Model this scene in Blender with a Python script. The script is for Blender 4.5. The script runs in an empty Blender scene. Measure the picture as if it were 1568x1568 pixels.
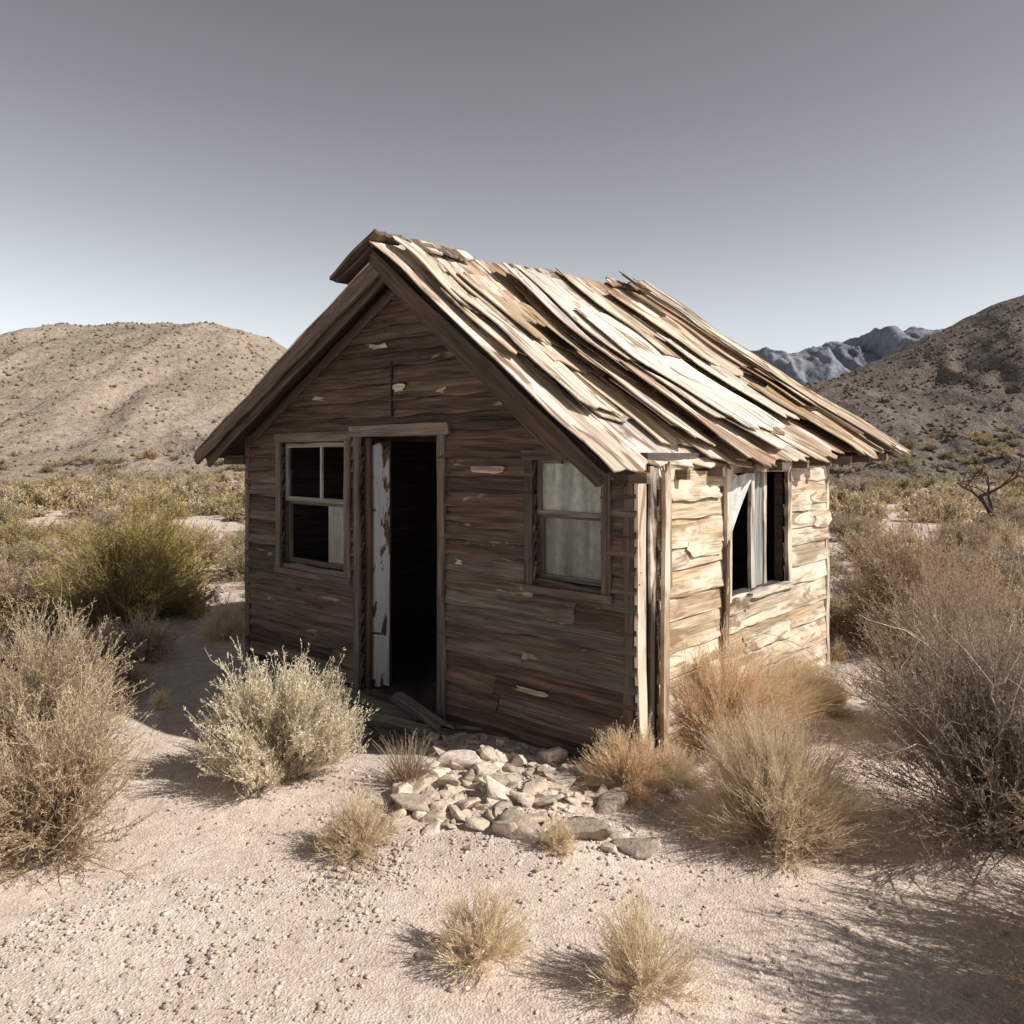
import bpy, math, random, bmesh
import numpy as np
from mathutils import Vector, noise as mnoise
random.seed(7)
rng=np.random.default_rng(7)
S=bpy.context.scene
S.view_settings.view_transform='Standard'; S.view_settings.look='None'; S.view_settings.exposure=0
COL=S.collection

# ---------------------------------------------------------------- helpers
def vnoise(x,y,seed=0):
    x=np.asarray(x,float);y=np.asarray(y,float)
    xi=np.floor(x).astype(np.int64);yi=np.floor(y).astype(np.int64)
    fx=x-xi;fy=y-yi;fx=fx*fx*(3-2*fx);fy=fy*fy*(3-2*fy)
    def h(a,b):
        n=(a*374761393+b*668265263+seed*144269504)&0xffffffff
        n=((n^(n>>13))*1274126177)&0xffffffff
        n=(n^(n>>16))&0xffffffff
        return n/4294967295.0
    return (h(xi,yi)*(1-fx)+h(xi+1,yi)*fx)*(1-fy)+(h(xi,yi+1)*(1-fx)+h(xi+1,yi+1)*fx)*fy
def fbm(x,y,o=5,seed=0,r=.5):
    s=0;a=1;t=0
    for i in range(o):
        s=s+a*vnoise(x*2**i+i*17.3,y*2**i+i*9.1,seed+i);t+=a;a*=r
    return s/t
def ridged(x,y,o=4,seed=0):
    s=0;a=1;t=0
    for i in range(o):
        s=s+a*(1-np.abs(2*vnoise(x*2**i+i*7.7,y*2**i+i*3.1,seed+i)-1));t+=a;a*=.5
    return s/t
def add_obj(name,me,mat=None,parent=None,loc=None):
    ob=bpy.data.objects.new(name,me);COL.objects.link(ob)
    if mat and not me.materials: me.materials.append(mat)
    if parent: ob.parent=parent
    if loc is not None: ob.location=loc
    return ob
def empty(name,loc=(0,0,0),rz=0):
    e=bpy.data.objects.new(name,None);COL.objects.link(e);e.location=loc;e.rotation_euler=(0,0,rz);e.empty_display_size=.3
    return e
def mesh_k(name,V,F,C=None,smooth=False):
    V=np.asarray(V,np.float32);F=np.asarray(F,np.int32)
    k=F.shape[1];me=bpy.data.meshes.new(name)
    me.vertices.add(len(V));me.vertices.foreach_set('co',V.ravel())
    me.loops.add(F.size);me.loops.foreach_set('vertex_index',F.ravel())
    me.polygons.add(len(F));me.polygons.foreach_set('loop_start',np.arange(0,F.size,k,dtype=np.int32))
    try: me.polygons.foreach_set('loop_total',np.full(len(F),k,np.int32))
    except Exception: pass
    if C is not None:
        a=me.color_attributes.new('Col','FLOAT_COLOR','POINT')
        c=np.ones((len(V),4),np.float32);c[:,:3]=C;a.data.foreach_set('color',c.ravel())
    me.update(calc_edges=True)
    if smooth: me.polygons.foreach_set('use_smooth',np.ones(len(F),bool))
    me.validate()
    return me

# ---------------------------------------------------------------- material helpers
def newmat(name):
    m=bpy.data.materials.new(name);m.use_nodes=True
    nt=m.node_tree;b=nt.nodes['Principled BSDF'];b.inputs['Roughness'].default_value=.85
    b.inputs['Specular IOR Level'].default_value=.25
    return m,nt,b
class NT:
    def __init__(s,nt): s.nt=nt
    def n(s,t,**k):
        x=s.nt.nodes.new(t)
        for a,b in k.items(): setattr(x,a,b)
        return x
    def l(s,a,b): s.nt.links.new(a,b)
    def noise(s,vec,scale,detail=4,rough=.6,dist=0):
        x=s.n('ShaderNodeTexNoise');x.inputs['Scale'].default_value=scale;x.inputs['Detail'].default_value=detail
        x.inputs['Roughness'].default_value=rough;x.inputs['Distortion'].default_value=dist
        if vec is not None: s.l(vec,x.inputs['Vector'])
        return x.outputs['Fac']
    def ramp(s,fac,pts):
        x=s.n('ShaderNodeValToRGB');s.l(fac,x.inputs['Fac']);e=x.color_ramp.elements
        while len(e)<len(pts): e.new(.5)
        for i,(p,c) in enumerate(pts):
            e[i].position=p;e[i].color=(c,c,c,1) if not isinstance(c,tuple) else (*c,1)
        return x.outputs['Color']
    def mix(s,f,a,b,mode='MIX'):
        x=s.n('ShaderNodeMix',data_type='RGBA',blend_type=mode)
        for v,i in ((f,0),(a,6),(b,7)):
            if isinstance(v,(int,float)): x.inputs[i].default_value=v
            elif isinstance(v,tuple): x.inputs[i].default_value=(*v,1)
            else: s.l(v,x.inputs[i])
        return x.outputs[2]
    def mapping(s,vec,sc):
        x=s.n('ShaderNodeMapping');x.inputs['Scale'].default_value=sc;s.l(vec,x.inputs['Vector']);return x.outputs['Vector']
    def bump(s,h,strength,dist,b):
        x=s.n('ShaderNodeBump');x.inputs['Strength'].default_value=strength;x.inputs['Distance'].default_value=dist
        s.l(h,x.inputs['Height']);s.l(x.outputs['Normal'],b.inputs['Normal']);return x

def wood(name,pale=(.5,.44,.36),pale_lo=.62,pale_amt=.6,lo=.4,hi=1.35,knots=True,bump=.6,paint=None,paint_lo=.5,dark=None,bsc=(1.6,7,1),pw=.12,dark_lo=.55,gs=22):
    m,nt,b=newmat(name);t=NT(nt)
    uv=t.n('ShaderNodeUVMap').outputs['UV']
    at=t.n('ShaderNodeAttribute',attribute_name='Col').outputs['Color']
    g1=t.noise(t.mapping(uv,(1.1,gs,1)),1,4,.65,.8)
    g2=t.noise(t.mapping(uv,(4,120,1)),1,1,.6,0)
    m1=t.ramp(g1,[(.3,lo),(.68,hi)]);m2=t.ramp(g2,[(.25,.6),(.75,1.25)])
    c=t.mix(1,at,m1,'MULTIPLY');c=t.mix(1,c,m2,'MULTIPLY')
    bl=t.noise(t.mapping(uv,bsc),1,4,.6,.5)
    c=t.mix(t.ramp(bl,[(pale_lo,0.0),(pale_lo+pw,pale_amt)]),c,pale)
    if dark:
        b2=t.noise(t.mapping(uv,(1.1,5.5,1)),1.37,3,.65,1.0)
        c=t.mix(t.ramp(b2,[(dark_lo,0.0),(dark_lo+.08,.8)]),c,dark)
    hh=t.mix(.4,g1,g2)
    if knots:
        v=t.n('ShaderNodeTexVoronoi');v.inputs['Scale'].default_value=1;t.l(t.mapping(uv,(1.3,5,1)),v.inputs['Vector'])
        k=t.ramp(v.outputs['Distance'],[(.05,0.0),(.10,1.0)])
        c=t.mix(k,(.03,.02,.015),c)
    if paint:
        pn=t.noise(t.mapping(uv,(2.2,9,1)),1,5,.6,.3)
        pm=t.ramp(pn,[(paint_lo,0.0),(paint_lo+.03,1.0)])
        c=t.mix(pm,c,t.mix(1,paint,t.ramp(g1,[(.3,.7),(.6,1.0)]),'MULTIPLY'));hh=t.mix(.5,hh,pm)
    t.l(c,b.inputs['Base Color']);t.bump(hh,bump,.012,b)
    b.inputs['Roughness'].default_value=.8
    return m
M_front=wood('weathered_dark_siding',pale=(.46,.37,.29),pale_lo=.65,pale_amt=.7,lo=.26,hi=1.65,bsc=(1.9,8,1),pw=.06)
M_side=wood('bleached_siding',pale=(.82,.72,.59),pale_lo=.47,pale_amt=.75,lo=.5,hi=1.25,bump=.5,dark=(.25,.15,.09),knots=False,dark_lo=.55,bsc=(1.3,5,1))
M_roof=wood('bleached_roof_boards',pale=(.84,.76,.64),pale_lo=.51,pale_amt=.88,lo=.38,hi=1.25,bump=.6,dark=(.17,.095,.055),knots=False,bsc=(.8,2.6,1),dark_lo=.545,gs=15)
M_trim=wood('grey_trim_wood',pale=(.42,.38,.33),pale_lo=.64,pale_amt=.5,knots=False)
M_dark=wood('dark_fascia_wood',pale=(.2,.15,.11),pale_lo=.66,pale_amt=.4,knots=False)
M_paint=wood('peeling_white_paint',paint=(.60,.60,.61),paint_lo=.43,knots=False)

def leafmat(name):
    m,nt,b=newmat(name);t=NT(nt)
    at=t.n('ShaderNodeAttribute',attribute_name='Col').outputs['Color']
    oi=t.n('ShaderNodeObjectInfo').outputs['Random']
    c=t.mix(1,at,t.ramp(oi,[(0,(.85,.83,.80)),(.5,(1,1,1)),(1,(1.0,.9,.82))]),'MULTIPLY')
    df=t.n('ShaderNodeBsdfDiffuse');t.l(c,df.inputs['Color'])
    tr=t.n('ShaderNodeBsdfTranslucent');t.l(c,tr.inputs['Color'])
    mx=t.n('ShaderNodeMixShader');mx.inputs[0].default_value=.3
    t.l(df.outputs[0],mx.inputs[1]);t.l(tr.outputs[0],mx.inputs[2]);t.l(mx.outputs[0],nt.nodes['Material Output'].inputs['Surface'])
    return m
M_leaf=leafmat('shrub_foliage')

# ---------------------------------------------------------------- world / light / camera
az=(0.95,-0.31);L=math.hypot(*az);az=(az[0]/L,az[1]/L);EL=math.radians(39)
W=bpy.data.worlds.new('World');S.world=W;W.use_nodes=True
t=NT(W.node_tree);bg=W.node_tree.nodes['Background']
sky=t.n('ShaderNodeTexSky',sky_type='NISHITA',sun_disc=False);sky.sun_elevation=EL;sky.sun_rotation=math.atan2(az[0],az[1])
sky.altitude=900;sky.air_density=1.0;sky.dust_density=1.5;sky.ozone_density=1.0
hs=t.n('ShaderNodeHueSaturation');hs.inputs['Saturation'].default_value=.20
# dry-air haze: brighter towards the horizon, deeper overhead (by world elevation)
sx=t.n('ShaderNodeSeparateXYZ');t.l(t.n('ShaderNodeTexCoord').outputs['Generated'],sx.inputs[0])
hz_r=t.ramp(sx.outputs['Z'],[(0.0,(.66,.67,.675)),(.06,(.635,.65,.655)),(.17,(.535,.545,.55)),(.28,(.415,.415,.42)),(.40,(.335,.33,.335)),(.52,(.29,.285,.29)),(.70,(.11,.11,.11)),(1.0,(.07,.07,.07))])
mul=t.mix(1,hs.outputs[0],hz_r,'MULTIPLY')
t.l(sky.outputs[0],hs.inputs['Color'])
sc_=t.n('ShaderNodeVectorMath',operation='SCALE');sc_.inputs['Scale'].default_value=2.9
t.l(mul,sc_.inputs[0]);t.l(sc_.outputs[0],bg.inputs['Color'])
bg.inputs['Strength'].default_value=.09
sl=bpy.data.lights.new('sun','SUN');sl.energy=5.0;sl.angle=math.radians(.5);sl.color=(1,.95,.87)
so=bpy.data.objects.new('sun',sl);COL.objects.link(so)
ts=Vector((az[0]*math.cos(EL),az[1]*math.cos(EL),math.sin(EL)))
so.rotation_euler=ts.to_track_quat('Z','Y').to_euler();so.location=(10,-5,12)
cd=bpy.data.cameras.new('camera');cd.lens=27.5;cd.sensor_width=36;cd.shift_y=-.0536;cd.clip_end=12000;cd.clip_start=.05
co=bpy.data.objects.new('camera',cd);COL.objects.link(co);co.location=(0,0,2.1);co.rotation_euler=(math.pi/2,0,0);S.camera=co

# ---------------------------------------------------------------- ground
ORG=np.array([-2.80,8.40]);UX=np.array([.746,-.667]);VX=np.array([.667,.746])
def l2w(x,y): return ORG+UX*x+VX*y
def gh(x,y):
    d=np.sqrt(x**2+y**2)
    h=(fbm(x*.35,y*.35,4,3)-.5)*.12+(fbm(x*1.7,y*1.7,4,9)-.5)*.08
    dx=x-l2w(2.7,-.35)[0];dy=y-l2w(2.7,-.35)[1]
    h=h-.18*np.exp(-(dx*dx+dy*dy)/.35)
    far=np.clip((d-12)/40,0,1)
    h=h+far*(fbm(x*.05,y*.05,4,5)-.5)*1.2
    return h
def g1(x,y): return float(gh(np.array([x]),np.array([y]))[0])
n=420
s=np.linspace(-1,1,n);gx=np.sinh(s*7.3)/np.sinh(7.3)*4500
sy=np.linspace(-.62,1,n);gy=np.sinh(sy*7.3)/np.sinh(7.3)*4500+4.5
X,Y=np.meshgrid(gx,gy);Z=gh(X,Y)
Vv=np.stack([X.ravel(),Y.ravel(),Z.ravel()],1)
i=np.arange(n*n).reshape(n,n);F=np.stack([i[:-1,:-1].ravel(),i[:-1,1:].ravel(),i[1:,1:].ravel(),i[1:,:-1].ravel()],1)
m,nt,b=newmat('desert_sand');t=NT(nt)
oc=t.n('ShaderNodeTexCoord').outputs['Object']
a=t.noise(oc,.7,5,.65);bb=t.noise(oc,9,5,.7)
c=t.ramp(a,[(.3,(.66,.53,.45)),(.5,(.77,.64,.55)),(.7,(.87,.745,.65))])
c=t.mix(1,c,t.ramp(bb,[(.3,.78),(.65,1.1)]),'MULTIPLY')
v=t.n('ShaderNodeTexVoronoi');v.inputs['Scale'].default_value=90;t.l(oc,v.inputs['Vector'])
c=t.mix(1,c,t.ramp(v.outputs['Color'],[(.1,.74),(.9,1.10)]),'MULTIPLY')
t.l(c,b.inputs['Base Color']);b.inputs['Roughness'].default_value=.95
hh=t.mix(.3,bb,v.outputs['Distance'])
t.bump(hh,.7,.02,b)
add_obj('ground',mesh_k('ground',Vv,F,smooth=True),m)

# ---------------------------------------------------------------- hills
def hillmat(name,c0,c1,dots=True,bs=1.0,dc=(.09,.075,.06),dist=.6):
    m,nt,b=newmat(name);t=NT(nt);oc=t.n('ShaderNodeTexCoord').outputs['Object']
    a=t.noise(oc,.06*bs,5,.65);c=t.ramp(a,[(.32,c0),(.66,c1)])
    f=t.noise(oc,1.2*bs,3,.75);c=t.mix(1,c,t.ramp(f,[(.3,.62),(.7,1.2)]),'MULTIPLY')
    if dots:
        v=t.n('ShaderNodeTexVoronoi');v.inputs['Scale'].default_value=1.3;t.l(oc,v.inputs['Vector'])
        c=t.mix(t.ramp(v.outputs['Distance'],[(.15,.6),(.30,0.0)]),c,dc)
    t.l(c,b.inputs['Base Color']);b.inputs['Roughness'].default_value=1
    t.bump(f,.8,dist/bs,b)
    return m
def hill(name,cx,cz,D,y0,y1,xr,mat,nx=420,ny=150,gamp=2.2,gs=11,seed=1,rough=.8):
    x=np.linspace(xr[0],xr[1],nx);y=np.linspace(y0,y1,ny);X,Y=np.meshgrid(x,y)
    def f(X,Y):
        cr=np.interp(X,cx,cz)
        D2=D+ (fbm(X*.02,X*0+3.3,2,seed+40)-.5)*D*.15
        tt=np.where(Y<D2,(Y-y0)/(D2-y0),1-(Y-D2)/(y1-D2));tt=np.clip(tt,0,1)
        p=np.where(tt<1,.5-.5*np.cos(np.pi*tt),1);p=.55*p+.45*tt
        warp=fbm(X/gs*.6,Y/gs*.5,3,seed+3)*2.2
        g=ridged(X/gs+warp,Y/gs*.22,4,seed)-.6
        h=cr*p+gamp*g*np.clip(p*(1.15-p)*4,0,1)*np.clip(cr/8,0,1)+(fbm(X/gs*3,Y/gs*3,4,seed+8)-.5)*rough*np.clip(cr/8,0,1)
        return h-1.2*(1-np.clip(tt*6,0,1))-.6
    Z=f(X,Y)
    Vv=np.stack([X.ravel(),Y.ravel(),Z.ravel()],1)
    i=np.arange(nx*ny).reshape(ny,nx);F=np.stack([i[:-1,:-1].ravel(),i[:-1,1:].ravel(),i[1:,1:].ravel(),i[1:,:-1].ravel()],1)
    add_obj(name,mesh_k(name,Vv,F,smooth=True),mat)
    return f
M_h1=hillmat('tan_hillside',(.29,.235,.185),(.42,.345,.28),dc=(.16,.13,.10))
M_h2=hillmat('brown_hillside',(.14,.115,.10),(.23,.19,.168),dc=(.08,.065,.05))
M_h3=hillmat('hazed_distant_rock',(.17,.19,.23),(.27,.29,.335),dots=False,bs=.03,dist=.2)  # blue-grey aerial haze is put into the base colour
hl=hill('hill',[-240,-162,-115,-91.6,-84.6,-76.4,-66.5,-53,-47.2,-41.4,-33.2,-21.5,-4,13.6,25],
        [24,24,21,20.6,22.6,25.6,26.2,26.0,24.7,22.4,19,15,9,4.4,0],140,66,230,(-240,40),M_h1,seed=2,gamp=4.6,rough=1.2)
hr=hill('hill',[12,29,40.9,47.4,52.9,58.4,63.9,72,84,102,139,200],
        [1,7.6,12.9,14.6,16.6,19.8,22.1,25,28.5,30,28,20],110,52,190,(12,200),M_h2,seed=12,gamp=3.2,rough=1.5)
M_f=2500/1198
px=np.array([800,1000,1100,1140,1160,1180,1215,1250,1290,1320,1350,1385,1420,1500,1600,1800,2100])
py=np.array([690,640,575,540,533,538,535,525,519,510,512,502,508,500,520,560,660])
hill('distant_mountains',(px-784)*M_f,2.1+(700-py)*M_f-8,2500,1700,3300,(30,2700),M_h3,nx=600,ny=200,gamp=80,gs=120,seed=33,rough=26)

# ---------------------------------------------------------------- mesh builder for planks
class MB:
    def __init__(s): s.v=[];s.f=[];s.c=[];s.uv=[]
    def plank(s,mp,u0,u1,v0,v1,T,col,w0=0,tilt=0,wav=.004,bow=.003,nu=None,nv=3,rag=0,curl=0,freq=2.2):
        Ln=abs(u1-u0)
        if nu is None: nu=max(2,int(Ln/.07))
        o=random.uniform(0,999);uo=random.uniform(0,50);vo=random.uniform(0,50)
        base=len(s.v);rg=[[random.uniform(-rag,rag) for _ in range(nv+1)] for _ in range(2)]
        for side in (0,1):
            for i in range(nu+1):
                a=i/nu;u=u0+(u1-u0)*a
                nz=mnoise.noise(Vector((u*freq,o,0)));nz2=mnoise.noise(Vector((u*freq,o+31,0)));nz3=mnoise.noise(Vector((u*freq*.8,o+77,0)))
                for j in range(nv+1):
                    bq=j/nv;uu=u
                    if i==0: uu+=rg[0][j]
                    if i==nu: uu+=rg[1][j]
                    v=v0+(v1-v0)*bq
                    if j==0: v+=wav*nz*2
                    if j==nv: v+=wav*nz2*2
                    w=w0+(T if side==0 else 0)+tilt*(1-bq)+bow*nz3*2+curl*((2*bq-1)**2)+bow*mnoise.noise(Vector((u*freq*1.5,bq*2,o+5)))
                    s.v.append(tuple(mp(uu,v,w)));s.c.append(col);s.uv.append((u+uo,v+vo))
        N=(nu+1)*(nv+1)
        def ix(sd,i,j): return base+sd*N+i*(nv+1)+j
        for i in range(nu):
            for j in range(nv):
                s.f.append((ix(0,i,j),ix(0,i+1,j),ix(0,i+1,j+1),ix(0,i,j+1)))
                s.f.append((ix(1,i,j),ix(1,i,j+1),ix(1,i+1,j+1),ix(1,i+1,j)))
            s.f.append((ix(0,i,0),ix(1,i,0),ix(1,i+1,0),ix(0,i+1,0)))
            s.f.append((ix(0,i,nv),ix(0,i+1,nv),ix(1,i+1,nv),ix(1,i,nv)))
        for j in range(nv):
            s.f.append((ix(0,0,j),ix(0,0,j+1),ix(1,0,j+1),ix(1,0,j)))
            s.f.append((ix(0,nu,j),ix(1,nu,j),ix(1,nu,j+1),ix(0,nu,j+1)))
    def poly(s,pts,col=(.1,.08,.07)):
        b=len(s.v)
        for p in pts: s.v.append(tuple(p));s.c.append(col);s.uv.append((p[0]+p[1],p[2]))
        s.f.append(tuple(range(b,b+len(pts))))
    def box(s,x0,x1,y0,y1,z0,z1,col=(.1,.08,.07)):
        P=[(x0,y0,z0),(x1,y0,z0),(x1,y1,z0),(x0,y1,z0),(x0,y0,z1),(x1,y0,z1),(x1,y1,z1),(x0,y1,z1)]
        b=len(s.v)
        for p in P: s.v.append(p);s.c.append(col);s.uv.append((p[0]+p[1],p[2]))
        for f in [(0,3,2,1),(4,5,6,7),(0,1,5,4),(1,2,6,5),(2,3,7,6),(3,0,4,7)]: s.f.append(tuple(b+q for q in f))
    def build(s,name,mat,parent=None,smooth=False):
        me=bpy.data.meshes.new(name);me.from_pydata(s.v,[],s.f)
        a=me.color_attributes.new('Col','FLOAT_COLOR','POINT');c=np.ones((len(s.v),4),np.float32);c[:,:3]=np.array(s.c);a.data.foreach_set('color',c.ravel())
        uv=me.uv_layers.new(name='UVMap');li=np.empty(len(me.loops),np.int32);me.loops.foreach_get('vertex_index',li)
        uv.data.foreach_set('uv',np.array(s.uv,np.float32)[li].ravel())
        me.update()
        return add_obj(name,me,mat,parent)
def plane(o,ax,aw,an):
    o=Vector(o);ax=Vector(ax).normalized();aw=Vector(aw).normalized();an=Vector(an).normalized()
    return lambda u,v,w:o+ax*u+aw*v+an*w
def jit(c,a=.15):
    k=1+random.uniform(-a,a);return tuple(max(.005,q*k*(1+random.uniform(-.04,.04))) for q in c)

# ---------------------------------------------------------------- cabin
CW=4.9;CL=3.2
cabin=empty('abandoned_cabin',(ORG[0],ORG[1],0),math.atan2(UX[1],UX[0]))
RX=2.5
def ztopF(x):
    if x<RX: return 2.30+(3.62-2.30)*x/RX
    return 3.62+(1.98-3.62)*(x-RX)/(CW-RX)
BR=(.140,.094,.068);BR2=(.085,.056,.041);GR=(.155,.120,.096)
front=MB()
pf=plane((0,0,0),(1,0,0),(0,0,1),(0,-1,0))
opens=[(.68,1.76,1.03,2.25),(1.98,3.02,-.2,2.28),(4.02,4.62,1.20,2.10)]
z=-.18
while z<3.6:
    h=random.uniform(.105,.15)
    za,zb=z,z+h
    zm=zb-.01
    if zm<=2.3: xa=0.0
    else: xa=(zm-2.30)/(3.62-2.30)*RX
    if zm<=1.98: xb=CW
    else: xb=CW-(zm-1.98)/(3.62-1.98)*(CW-RX)
    if xb-xa<.1: break
    segs=[(xa,xb,za,zb)]
    for (ox0,ox1,oz0,oz1) in opens:
        ns=[]
        for (a,b_,c_,d_) in segs:
            if d_<=oz0 or c_>=oz1 or b_<=ox0 or a>=ox1: ns.append((a,b_,c_,d_));continue
            if a<ox0: ns.append((a,ox0,c_,d_))
            if b_>ox1: ns.append((ox1,b_,c_,d_))
            if c_<oz0-.02: ns.append((max(a,ox0),min(b_,ox1),c_,oz0))
            if d_>oz1+.02: ns.append((max(a,ox0),min(b_,ox1),oz1,d_))
        segs=ns
    for (a,b_,c_,d_) in segs:
        parts=[(a,b_)]
        if b_-a>1.3 and random.random()<.35:
            q=random.uniform(a+.4,b_-.4);parts=[(a,q-.003),(q+.003,b_)]
        for (p,q) in parts:
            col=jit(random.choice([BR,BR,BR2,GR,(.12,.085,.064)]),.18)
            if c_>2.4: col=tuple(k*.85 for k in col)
            front.plank(pf,p,q,c_-.012,d_,.020,col,w0=.012,tilt=.042,wav=.013,bow=.009,rag=.008,nv=4,freq=2.6)
    z+=h
for (x,zc,w_,h_) in [(1.35,2.62,.16,.05),(2.52,2.66,.14,.06),(3.05,2.62,.10,.04),(3.55,1.98,.34,.05),(4.0,.38,.28,.035),(3.25,1.25,.07,.04),(2.25,3.05,.20,.04)]:
    front.plank(pf,x-w_/2,x+w_/2,zc,zc+h_,.004,(.44,.37,.29),w0=.066,wav=.008,bow=.002,rag=.03,nv=4,freq=10)
front.build('front_siding',M_front,cabin)
bk=MB()
def wall_cells(u0,u1,z0,z1,holes,mk):
    us=sorted({u0,u1,*[h[0] for h in holes],*[h[1] for h in holes]});zs=sorted({z0,z1,*[h[2] for h in holes if h[2]>z0],*[h[3] for h in holes]})
    for a,b_ in zip(us,us[1:]):
        for c_,d_ in zip(zs,zs[1:]):
            um=(a+b_)/2;zm=(c_+d_)/2
            if any(h[0]<um<h[1] and h[2]<zm<h[3] for h in holes): continue
            mk(a,b_,c_,d_)
wall_cells(0,CW,-.25,1.98,[(o[0],o[1],o[2] if o[2]>-.2 else -.24,min(o[3],1.98)) for o in opens],lambda a,b_,c_,d_:bk.box(a,b_,.0,.07,c_,d_))
def band(a,b_):
    n_=6
    for k in range(n_):
        x0=a+(b_-a)*k/n_;x1=a+(b_-a)*(k+1)/n_
        for y in (0.0,.07):
            bk.poly([(x0,y,zb0),(x1,y,zb0),(x1,y,max(zb0,ztopF(x1))),(x0,y,max(zb0,ztopF(x0)))])
for a,b_,zb0 in [(0,.68,1.98),(.68,1.76,2.25),(1.76,1.98,1.98),(1.98,3.02,2.28),(3.02,4.02,1.98),(4.02,4.62,2.10),(4.62,CW,1.98)]:
    band(a,b_)
sopens=[(1.15,2.25,1.03,2.00)]
wall_cells(0.07,CL,-.25,1.98,[(1.15,2.25,1.03,1.98)],lambda a,b_,c_,d_:bk.box(CW-.07,CW,a,b_,c_,d_))
bk.box(CW-.07,CW,.07,CL,1.98,2.13)
bk.box(0,.07,.07,CL,-.25,2.3)
bk.box(0.07,CW-.07,CL-.07,CL,-.25,2.3)
for y in (CL-.07,CL): bk.poly([(0,y,2.3),(CW,y,2.1),(RX,y,3.85)])
bk.box(3.25,3.31,.08,CL-.08,-.1,3.2)  # unseen partition, added to block side-window sun and keep the doorway dark
bk.box(.08,CW-.08,.08,CL-.08,-.06,0.0)
bk.build('sheathing_walls',M_dark,cabin)

side=MB();ps=plane((CW,0,0),(0,1,0),(0,0,1),(1,0,0))
SC=[(.54,.40,.26),(.60,.47,.33),(.46,.33,.21),(.62,.52,.39),(.50,.40,.29)]
z=-.15
while z<2.05:
    h=random.uniform(.15,.22);zb=min(z+h,2.12)
    segs=[(.14,CL+random.uniform(-.05,.09),z,zb)]
    ns=[]
    for (a,b_,c_,d_) in segs:
        ox0,ox1,oz0,oz1=sopens[0]
        if d_<=oz0 or c_>=oz1: ns.append((a,b_,c_,d_));continue
        ns+= [(a,ox0+random.uniform(-.03,.0),c_,d_),(ox1,b_,c_,d_)]
        if c_<oz0-.03: ns.append((ox0,ox1,c_,oz0+random.uniform(-.03,.03)))
    for (a,b_,c_,d_) in ns:
        parts=[(a,b_)]
        if b_-a>1.5 and random.random()<.5:
            q=1.06+random.uniform(-.03,.03);parts=[(a,q-.008),(q+.008,b_)]
        for (p,q) in parts:
            side.plank(ps,p,q,c_-.02,d_+.004,.012,jit(random.choice(SC),.12),w0=.010,tilt=.022,wav=.012,bow=.009,rag=.012,nv=5,freq=2.6)
    z=zb
    if zb>=2.12: break
for (a,b_,c_,d_) in [(.55,1.0,1.38,1.5),(2.3,2.75,1.62,1.76),(2.9,3.28,1.45,1.58),(1.45,2.3,.55,.68),(.3,1.0,1.8,1.9)]:
    side.plank(ps,a,b_,c_,d_,.008,jit(random.choice(SC),.15),w0=.036,tilt=.012,wav=.016,bow=.005,rag=.05,nv=5,freq=5)
side.build('side_siding',M_side,cabin)
oth=MB()
pl=plane((0,CL,0),(0,-1,0),(0,0,1),(-1,0,0));pr=plane((CW,CL,0),(-1,0,0),(0,0,1),(0,1,0))
z=-.1
while z<2.2:
    oth.plank(pl,0,CL,z-.01,z+.14,.016,jit(BR,.2),w0=.01,tilt=.025,wav=.006);
    oth.plank(pr,0,CW,z-.01,z+.14,.016,jit(GR,.2),w0=.01,tilt=.025,wav=.006);z+=.14
oth.build('rear_siding',M_front,cabin)

tr=MB()
TR=(.17,.135,.11)
def vplank(mb,x,y,z0,z1,wd,T,nrm,col,lean=0,w0=0,**k):
    if nrm=='F': mp=lambda u,v,w:Vector((x+v+lean*u,y-w,u))
    else: mp=lambda u,v,w:Vector((x+w,y+v+lean*u,u))
    mb.plank(mp,z0,z1,0,wd,T,col,w0=w0,**k)
sc=MB()
vplank(sc,CW-.02,-.045,-.1,2.04,.10,.028,'S',(.62,.49,.36),lean=-.01,wav=.005,bow=.004,rag=.02,freq=1.6)
vplank(sc,CW+.0,.055,-.12,2.04,.10,.02,'S',(.045,.032,.025),w0=.012,wav=.004,bow=.002)  # near-black board: shade of the gap between corner posts, done in colour
vplank(sc,CW+.02,.125,-.1,2.0,.06,.03,'S',(.54,.40,.28),lean=.012,w0=.04,wav=.006,bow=.004,rag=.03,freq=1.6)
vplank(sc,CW+.02,.24,1.2,2.05,.05,.02,'S',(.34,.25,.18),lean=-.018,w0=.03,wav=.008,bow=.006,rag=.03,freq=3)
vplank(sc,CW+.02,1.03,.62,1.45,.06,.02,'S',(.17,.105,.065),lean=.02,w0=.035,wav=.012,bow=.008,rag=.05,freq=4)
vplank(sc,CW,3.2,-.1,2.1,.07,.03,'S',(.25,.19,.14),w0=.01,wav=.012,bow=.01)
vplank(sc,CW,1.08,.98,2.03,.08,.03,'S',(.56,.48,.39),w0=.036,wav=.006,bow=.005)
vplank(sc,CW,2.22,.98,2.03,.08,.03,'S',(.20,.15,.115),w0=.036,wav=.006,bow=.004)
ps2=plane((CW,0,0),(0,1,0),(0,0,1),(1,0,0))
sc.plank(ps2,1.08,2.32,1.98,2.06,.03,(.30,.23,.17),w0=.039,wav=.006)
sc.plank(ps2,1.5,2.34,.97,1.03,.03,(.66,.60,.52),w0=.038,wav=.012,rag=.05,freq=5)
sc.plank(ps2,1.12,1.5,.90,1.0,.03,(.22,.15,.1),w0=.034,wav=.03,rag=.05,freq=8)
vplank(sc,CW-.03,1.66,1.0,2.0,.07,.03,'S',(.62,.58,.52),lean=.0,w0=-.01,wav=.012,bow=.01)
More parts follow.
